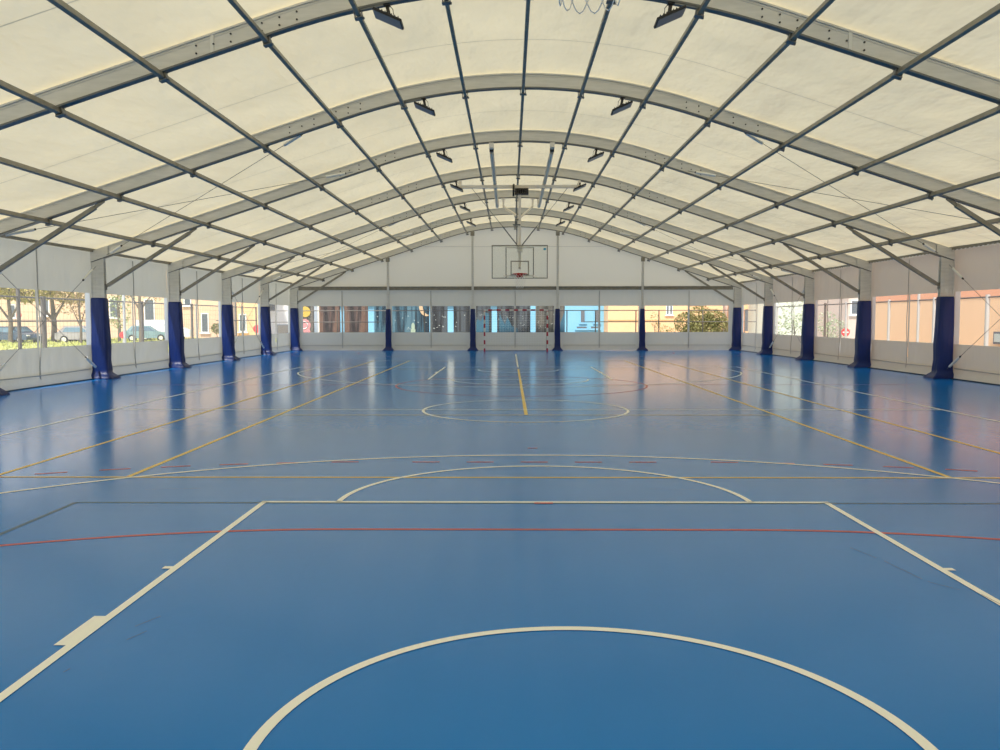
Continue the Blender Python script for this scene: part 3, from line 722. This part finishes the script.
for i, (a, c, m_, lab) in enumerate(pans):
    xa, xb = P47(a), P47(c); xm = (xa + xb) / 2
    r = thing('painted_panel', lab, 'mural', (xm, YM, 0), 'painted panels behind the far wall')
    MB().box((0, .12, 1.5), (xb - xa, .2, 3.1)).build('panel', m_, r)
    z_of = lambda py: 1.577 + (321 - py) * YM / 834.9
    def art(name, m2, fn): b = MB(); fn(b); b.build(name, m2, r)
    if i == 0:
        art('painted_disc', c_sun, lambda b: b.disc((P47(306.5) - xm, .01, z_of(313)), .30, .02, 'y'))
        def pk(b): b.disc((P47(305.5) - xm, .01, z_of(326.5)), .36, .02, 'y'); b.prism([(P47(300) - xm, .5), (P47(313.5) - xm, .5), (P47(308) - xm, z_of(320))], -.004, .01)
        art('painted_shape', c_pink, pk); art('painted_ring', c_star, lambda b: b.tube([(P47(305.5) - xm + .2 * math.cos(q * .5236), -.01, z_of(326.5) + .2 * math.sin(q * .5236)) for q in range(12)], .03, 5, closed=True))
    if i == 3:
        def moon(b):
            pts = []
            for q in range(13):
                t = math.radians(120 + 165 * q / 12); pts.append((P47(430.5) - xm - .14 + .42 * math.cos(t), z_of(308) + .02 + .56 * math.sin(t)))
            for q in range(11, 0, -1):
                t = math.radians(120 + 165 * q / 12); pts.append((P47(430.5) - xm + .0 + .42 * math.cos(t) * .85, z_of(308) + .06 + .52 * math.sin(t)))
            b.prism(pts, -.005, .018)
        art('painted_moon', c_moon, moon)
        art('painted_figure', c_pale, lambda b: (b.disc((P47(414.5) - xm, .0, z_of(328)), .10, .03, 'y', 16, .22), b.box((P47(414.5) - xm, .005, .8), (.26, .02, .5))))
    if i in (3, 4, 5, 6, 7):
        r9 = random.Random(i)
        def dots(b):
            for q in range(12): b.disc((r9.uniform(-.45, .45) * (xb - xa), .01, r9.uniform(1.0, 1.9)), .022, .02, 'y', 8)
        art('painted_stars', c_star, dots)
    if i == 5: art('painted_hill', c_cyan, lambda b: b.prism([(0, .6), (.95, .6), (.95, 1.9), (.72, 2.0), (.5, 1.5), (.3, 1.6), (.12, 1.2)], -.002, .018))
    if i == 6: art('painted_hill', c_cyan, lambda b: b.prism([(-.85, .6), (.3, .6), (.2, 1.1), (-.1, 1.2), (-.35, 1.7), (-.5, 1.3), (-.8, 1.9)], -.002, .018))
    if i == 7: art('painted_hill', c_cyan, lambda b: b.prism([(.1, .6), (.8, .6), (.8, 2.0), (.5, 1.2), (.3, 1.0)], -.002, .018))

# ------------------------------------------------------------ buildings
M['bwin'] = mat('dark_window_glass', (.10, .12, .14), .15)
M['shutter'] = mat('grey_shutter', (.13, .14, .16), .6)
M['trimw'] = mat('white_window_trim', (.85, .83, .8), .6)
def facade(name, label, x0, x1, y, h_, mm, wins, depth=8, roofm=None):
    r = thing(name, label, 'building', ((x0 + x1) / 2, y, 0)); xm = (x0 + x1) / 2
    MB().box((0, depth / 2, h_ / 2 - .05), (x1 - x0, depth, h_)).build('wall', mm, r)
    MB().box((0, depth / 2, h_ + .1), (x1 - x0 + .5, depth + .5, .35)).build('roof', roofm or mat('red_tile', (.4, .15, .08), .8), r)
    for (cx_, cz, ww, hh, kind) in wins:
        b = MB(); rect_frame(b, cx_ - xm - ww / 2 - .07, cx_ - xm + ww / 2 + .07, cz - hh / 2 - .07, cz + hh / 2 + .07, -.04, .08, .10)
        b.box((cx_ - xm, -.10, cz - hh / 2 - .12), (ww + .4, .22, .10))
        if kind == 1: b.box((cx_ - xm, -.05, cz), (.09 * ww + .12, .08, hh))
        f = b.build('window', mm if kind == 2 else M['trimw'], r)
        MB().box((cx_ - xm, -.03, cz), (ww, .05, hh)).build('pane', M['shutter'] if kind == 2 else M['bwin'], f)
    return r
def Px(px, Y): return (px - 510.3) * Y / 834.9 - .0
def Pz(py, Y): return 1.577 + (321 - py) * Y / 834.9
def W(Y, x0, x1, y0, y1, kind=0):
    return ((Px(x0, Y) + Px(x1, Y)) / 2, (Pz(y0, Y) + Pz(y1, Y)) / 2, Px(x1, Y) - Px(x0, Y), Pz(y0, Y) - Pz(y1, Y), kind)
m_or = mat('orange_render', (.86, .50, .27), .85, noise=(.4, (.88, .54, .30), .3, .7))
m_bl = mat('light_blue_render', (.20, .46, .64), .85, noise=(.4, (.24, .50, .67), .3, .7))
m_cr = mat('cream_render', (.82, .78, .62), .85)
m_br = mat('brown_orange_render', (.72, .48, .32), .85, noise=(.5, (.76, .54, .36), .3, .7))
m_pk = mat('pale_pink_render', (.62, .50, .42), .85)
Yb = 92
facade('blue_building', 'light blue building with grey shuttered windows beyond the fence', Px(524, Yb), Px(608, Yb), Yb, 14, m_bl, [W(Yb, 581, 585, 312, 324, 2), W(Yb, 595, 599, 312, 324, 2), W(Yb, 577, 587, 328, 330, 2), W(Yb, 591, 599, 328, 330, 2)])
facade('cream_building', 'tall cream building glimpsed in the gaps between painted panels', Px(290, 112), Px(573, 112), 112, 14, m_cr, [])
facade('blue_building', 'low light blue building glimpsed between the painted panels', Px(334, 80), Px(505, 80), 80, 2.95, m_bl, [])
Yo = 88
ob = facade('orange_building', 'orange building with small white framed window beyond the far wall', Px(608.2, Yo), Px(722, Yo), Yo, 12, m_or, [W(Yo, 666.5, 671.5, 307.5, 316, 1), W(Yo, 690, 700, 296, 304, 0)])
MB().box((0, -.03, Pz(322, Yo)), (Px(722, Yo) - Px(608.2, Yo), .06, .10)).build('string_course', mat('darker_orange_band', (.62, .34, .14), .8), ob)
facade('white_building', 'white building corner right of the round tree', Px(723, 96), Px(745, 96), 96, 12, mat('white_render', (.85, .85, .83), .8), [])
Yl = 74
facade('orange_building', 'long brownish orange building beyond the left fence', Px(-140, Yl), Px(232, Yl), Yl, 10, m_br,
       [W(Yl, 145, 154, 301, 323), W(Yl, 202, 208, 315, 333), W(Yl, 8, 14, 306, 318), W(Yl, 40, 48, 300, 316), W(Yl, 185, 191, 296, 306), W(Yl, 110, 118, 300, 318)])
facade('orange_building', 'pale orange building past the gap, beyond the left wall', Px(236, 66), Px(263, 66), 66, 9, m_or, [W(66, 240, 246, 316, 332, 0)], 1.2)
facade('white_building', 'bright white building at the far left corner', Px(266, 84), Px(300, 84), 84, 9, mat('bright_white_render', (.88, .88, .86), .8), [W(84, 279, 287, 327, 334, 2), W(84, 270, 276, 300, 312)])
# orange hall to the right: faces the tent wall
r = thing('orange_building', 'close orange building with darker band outside the right wall', 'building', (16.8, 18, 0))
MB().box((4, 2.5, 1.18), (8, 37, 2.40)).build('lower_wall', mat('pale_orange_render', (.93, .60, .35), .85), r)
MB().box((4, 2.5, 4.4), (8.06, 37.06, 4.04)).build('upper_band', mat('deep_orange_render', (.90, .42, .24), .85), r)
b = MB()
for y_, z_, w_, h2 in ((10.4, .93, 1.3, .42), ):
    b.box((-.05, y_, z_), (.12, w_, h2))
f = b.build('vent_frame', M['shutter'], r)
MB().box((-.12, 10.4, .93), (.04, 1.1, .28)).build('vent_pane', mat('pale_vent', (.5, .55, .5), .5), f)
facade('pink_building', 'pale pink building behind the no entry sign', Px(846, 70), Px(900, 70), 70, 9, m_pk, [W(70, 849, 855, 303, 316)])
facade('pale_building', 'pale building seen hazily through the right hand windows', Px(770, 82), Px(845, 82), 82, 9, mat('pale_green_render', (.70, .74, .62), .85), [W(82, 806, 813, 304, 318), W(82, 817, 822, 303, 312)])
facade('orange_building', 'orange building with grey door near the far right corner', Px(741, 90), Px(769, 90), 90, 10, m_or, [W(90, 744, 749, 311, 333, 2), W(90, 751, 754, 306, 320, 0)])

# ------------------------------------------------------------ trees and shrubs
m_bark = mat('bark', (.16, .13, .10), .9)
def leafmat(n_, c, c2): return mat(n_, c, .7, noise=(1.2, c2, .35, .65))
lm = {'yellow': leafmat('yellow_leaves', (.52, .42, .13), (.34, .30, .10)), 'brown': leafmat('brown_leaves', (.30, .21, .10), (.42, .30, .14)), 'olive': leafmat('olive_leaves', (.22, .22, .06), (.42, .38, .15)), 'pale': leafmat('pale_leaves', (.42, .50, .28), (.55, .58, .38))}
def tree(name, label, x, y, h0, blobs, nleaf, ls, lmat, cat='tree', seed=1, trunk=.14, grp=None):
    r_ = random.Random(seed); r = thing(name, label, cat, (x, y, G0), grp)
    zt = max(p[2] for p in blobs)
    b = MB(); b.tube([(0, 0, 0), (.05, 0, zt * .3), (-.04, 0, zt * .6), (0, 0, zt * .9)], [trunk, trunk * .8, trunk * .6, trunk * .3], 7)
    for p in blobs:
        b.tube([(0, 0, h0), (p[0] * .5, p[1] * .5, (h0 + p[2]) / 2 + .1), (p[0], p[1], p[2])], [trunk * .5, trunk * .3, trunk * .12], 5)
    b.build('trunk', m_bark, r)
    b = MB()
    for i in range(nleaf):
        p = r_.choice(blobs); 
        while True:
            v = Vector((r_.uniform(-1, 1), r_.uniform(-1, 1), r_.uniform(-1, 1)))
            if v.length <= 1: break
        v = v.normalized() * (v.length ** .5)
        c = Vector((p[0] + v.x * p[3], p[1] + v.y * p[3], p[2] + v.z * p[4]))
        u = Vector((r_.uniform(-1, 1), r_.uniform(-1, 1), r_.uniform(-1, 1))).normalized(); w_ = u.cross(Vector((r_.uniform(-1, 1), .3, 1))).normalized()
        s_ = ls * r_.uniform(.6, 1.3)
        b.add([c - u * s_, c - w_ * s_ * .5, c + u * s_, c + w_ * s_ * .5], [(0, 1, 2, 3)])
    b.build('foliage', lm[lmat], r)
    return r
yo = 58
cxo = Px(700.5, yo)
tree('round_tree', 'round olive green bushy tree in front of the orange building', cxo, yo, .5,
     [(-1.0, 0, 1.35, .85, .80), (.0, .1, 1.75, .95, .85), (.95, -.1, 1.5, .85, .85), (1.35, 0, 1.1, .62, .7), (-.5, -.4, .9, .8, .6), (.5, -.4, 1.0, .8, .7), (.1, 0, 1.2, 1.0, .8)], 9000, .08, 'olive', seed=4)
tree('sapling', 'thin sparse sapling left of the round olive tree', Px(655, 56), 56, .4, [(0, 0, 1.6, .35, .5), (.2, 0, 1.1, .3, .35)], 130, .07, 'olive', seed=5, trunk=.03)
tree('shrub', 'low sparse shrub by the orange building wall', Px(664, 57), 57, .2, [(0, 0, .9, .5, .35), (.5, 0, .8, .4, .3)], 180, .07, 'olive', 'shrub', seed=6, trunk=.03)
tree('autumn_tree', 'yellow leaved tree at the left edge beyond the fence', Px(8, 58), 58, 1.6, [(-2, 0, 4.2, 2.2, 1.3), (1.5, 0, 4.0, 2.0, 1.2), (0, 0, 5, 2.5, 1.6)], 3200, .15, 'yellow', seed=7, trunk=.18)
tree('autumn_tree', 'yellow and green tree beside the second fence post on the left', Px(52, 60), 60, 1.6, [(-2, 0, 3.9, 2.0, 1.0), (1.5, 0, 3.8, 1.8, 1.0), (0, 0, 5, 2.2, 1.4)], 3200, .15, 'yellow', seed=8, trunk=.22)
tree('bare_brown_tree', 'brown leaved drooping tree left of the nearest full left pad', Px(79, 56), 56, 1.2, [(-.8, 0, 2.9, 1.0, .9), (.5, 0, 2.6, .9, 1.1), (-.2, 0, 3.6, 1.4, 1.0)], 700, .10, 'brown', seed=9, trunk=.10)
tree('leafy_tree', 'slim pale green tree beyond the second window bay on the left', Px(118, 60), 60, 1.2, [(0, 0, 2.3, .8, 1.3), (.2, 0, 4, 1.3, 1.2)], 700, .11, 'pale', seed=10, trunk=.12)
tree('street_tree', 'dark trunked tree in front of the long left building', Px(140, 52), 52, 2.2, [(.9, 0, 3.3, .9, .5), (-.9, 0, 3.5, 1.0, .6), (0, 0, 4.3, 1.6, .9)], 350, .10, 'brown', seed=11, trunk=.16)
tree('shrub', 'small dark round shrub by the left building wall', Px(216.5, 66), 66, .2, [(0, 0, .95, .42, .42)], 300, .10, 'olive', 'shrub', seed=12, trunk=.03)
tree('pale_tree', 'pale green feathery tree through the second right window bay', Px(793, 60), 60, .6, [(0, 0, 2.2, .9, 1.4), (.6, 0, 1.2, .8, .9), (-.9, 0, 1.1, .7, .8)], 700, .10, 'pale', seed=13, trunk=.05)
tree('pale_tree', 'pale green tree through the third right window bay', Px(826, 62), 62, .6, [(0, 0, 1.3, .9, .9), (.6, 0, .9, 1.0, .7), (.0, 0, 3.9, 1.6, .9)], 700, .10, 'pale', seed=14, trunk=.05)

# lawn beyond the left fence
b = MB(); gr = random.Random(5)
for i in range(5000):
    x, y = gr.uniform(-52, -17), gr.uniform(40, 70); h2 = gr.uniform(.06, .2); a = gr.uniform(0, 3.14)
    dx, dy = math.cos(a) * .10, math.sin(a) * .10
    b.add([(x - dx, y - dy, -.01), (x + dx, y + dy, -.01), (x + gr.uniform(-.05, .05), y, h2)], [(0, 1, 2)])
b.box((-37, 55, -.03), (40, 34, .05))
tag(b.build('grass', mat('yellow_green_grass', (.42, .46, .12), .9, noise=(.5, (.55, .52, .20), .3, .7))), 'yellow green grass beyond the left fence', 'grass', kind='stuff')

# ------------------------------------------------------------ vehicles
m_tyre = mat('tyre', (.03, .03, .03), .8); m_glass = mat('car_glass', (.16, .26, .34), .1)
def car(name, label, x, y, rz, paint, L_=4.2, hh=1.45, van=False):
    r = thing(name, label, 'van' if van else 'car', (x, y, G0), None, rz)
    r.scale = (.82, .82, .82)
    h_ = L_ / 2
    if van: prof = [(-h_, .35), (-h_, 1.9), (-h_ + .15, 2.0), (h_ * .45, 2.0), (h_ * .72, 1.25), (h_ * .98, 1.0), (h_, .35)]
    else: prof = [(-h_, .4), (-h_ + .02, .85), (-h_ + .25, .95), (-h_ * .62, hh), (h_ * .12, hh), (h_ * .46, .95), (h_ * .93, .78), (h_, .5), (h_ - .05, .3), (-h_ + .1, .3)]
    rings = []
    for yy, k, dz in ((-.84, .0, 0), (-.86, 1, 0)):
        pass
    def ring(yy, tuck): return [(px_, yy * (1 - tuck * max(0, pz_ - .9)), pz_) for px_, pz_ in prof]
    b = MB(); b.loft([ring(-.86, .22), ring(-.5, .1), ring(.5, .1), ring(.86, .22)])
    b.build('body', paint, r, .04)
    if van: side = [(h_ * .1, 1.15), (h_ * .1, 1.75), (h_ * .44, 1.75), (h_ * .64, 1.2)]
    else: side = [(-h_ * .68, .96), (-h_ * .56, hh - .1), (h_ * .10, hh - .1), (h_ * .36, .96)]
    for s_ in (-1, 1):
        tz = lambda z_: s_ * (.872 * (1 - .22 * max(0, z_ - .9)))
        b = MB(); pts = [(px_, tz(pz_), pz_) for px_, pz_ in side]; b.add(pts + [(p[0], p[1] - s_ * .03, p[2]) for p in pts], [(0, 1, 2, 3), (7, 6, 5, 4), (0, 4, 5, 1), (1, 5, 6, 2), (2, 6, 7, 3), (3, 7, 4, 0)])
        b.build('side_window', m_glass, r)
        for fx in (-.62, .62):
            b = MB(); b.disc((h_ * fx, s_ * .80, .32), .32, .2, 'y', 20); wh = b.build('wheel', m_tyre, r)
            MB().disc((h_ * fx, s_ * .905, .32), .19, .02, 'y', 14).build('hubcap', M['rig'], wh)
    b = MB()
    if van: b.bar((h_ * .52, 0, 1.77), (h_ * .70, 0, 1.31), 1.35, .03)
    else: b.bar((h_ * .16, 0, hh - .03), (h_ * .45, 0, 1.0), 1.3, .03)
    b.build('windscreen', m_glass, r)
    for s_ in (-1, 1): MB().box((h_ - .06, s_ * .62, .68 if not van else .85), (.12, .3, .12)).build('headlight', M['trimw'], r)
    return r
car('car', 'dark blue car parked beyond the left fence by the grass', -34.9, 58.8, math.radians(-20), mat('dark_blue_paint', (.06, .10, .16), .3), 4.2)
car('car', 'silver grey car parked left of the nearest full left pad', -30.6, 59.5, math.radians(10), mat('silver_paint', (.45, .42, .42), .3, .3), 4.0)
car('car', 'small pink white car at the edge of the first left window bay', -32.6, 63, math.radians(160), mat('pinkish_white_paint', (.75, .6, .58), .4), 3.8)
car('car', 'teal car beside the white van beyond the left fence', Px(146, 64), 64, math.radians(20), mat('teal_paint', (.28, .42, .46), .3), 4.0)
car('van', 'white van parked in front of the long left building', Px(163, 67), 67, math.radians(15), mat('white_van_paint', (.85, .83, .8), .4), 5.0, van=True)

# ------------------------------------------------------------ signs
m_red = mat('sign_red', (.75, .05, .06), .5)
def sign(name, label, x, y, z_, rad, bar=False):
    r = thing(name, label, 'sign', (x, y, G0))
    MB().tube([(0, .05, 0), (0, .05, z_ - G0 + rad)], .03, 6).build('pole', M['fence_pale'], r)
    MB().disc((0, 0, z_ - G0), rad, .02, 'y', 24).build('plate', m_red, r)
    if bar: tag(MB().box((0, -.015, z_ - G0), (rad * 1.4, .01, rad * .34)).build('bar', M['trimw'], r), 'white bar')
    return r
sign('no_entry_sign', 'red round no entry sign outside the third right window bay', Px(844, 40), 40, Pz(334, 40), .20, True)
sign('red_sign', 'red round sign beyond the left fence above the dark blue car', Px(17.5, 50), 50, Pz(316, 50), .16)
sign('red_sign', 'low red round sign in the second left window bay', Px(121.5, 54), 54, Pz(336, 54), .22)
sign('red_sign', 'red round sign left of the farthest free standing left pad', Px(257, 55), 55, Pz(330, 55), .26)
# electrical cabinet by the white building
r = thing('utility_cabinet', 'grey utility cabinet outside the far left corner', 'cabinet', (Px(283, 56), 56, G0))
MB().box((0, .2, .68), (.8, .4, 1.3)).build('body', M['shutter'], r, .02); MB().box((0, -.01, .7), (.7, .02, 1.1)).build('door', M['fence'], r)
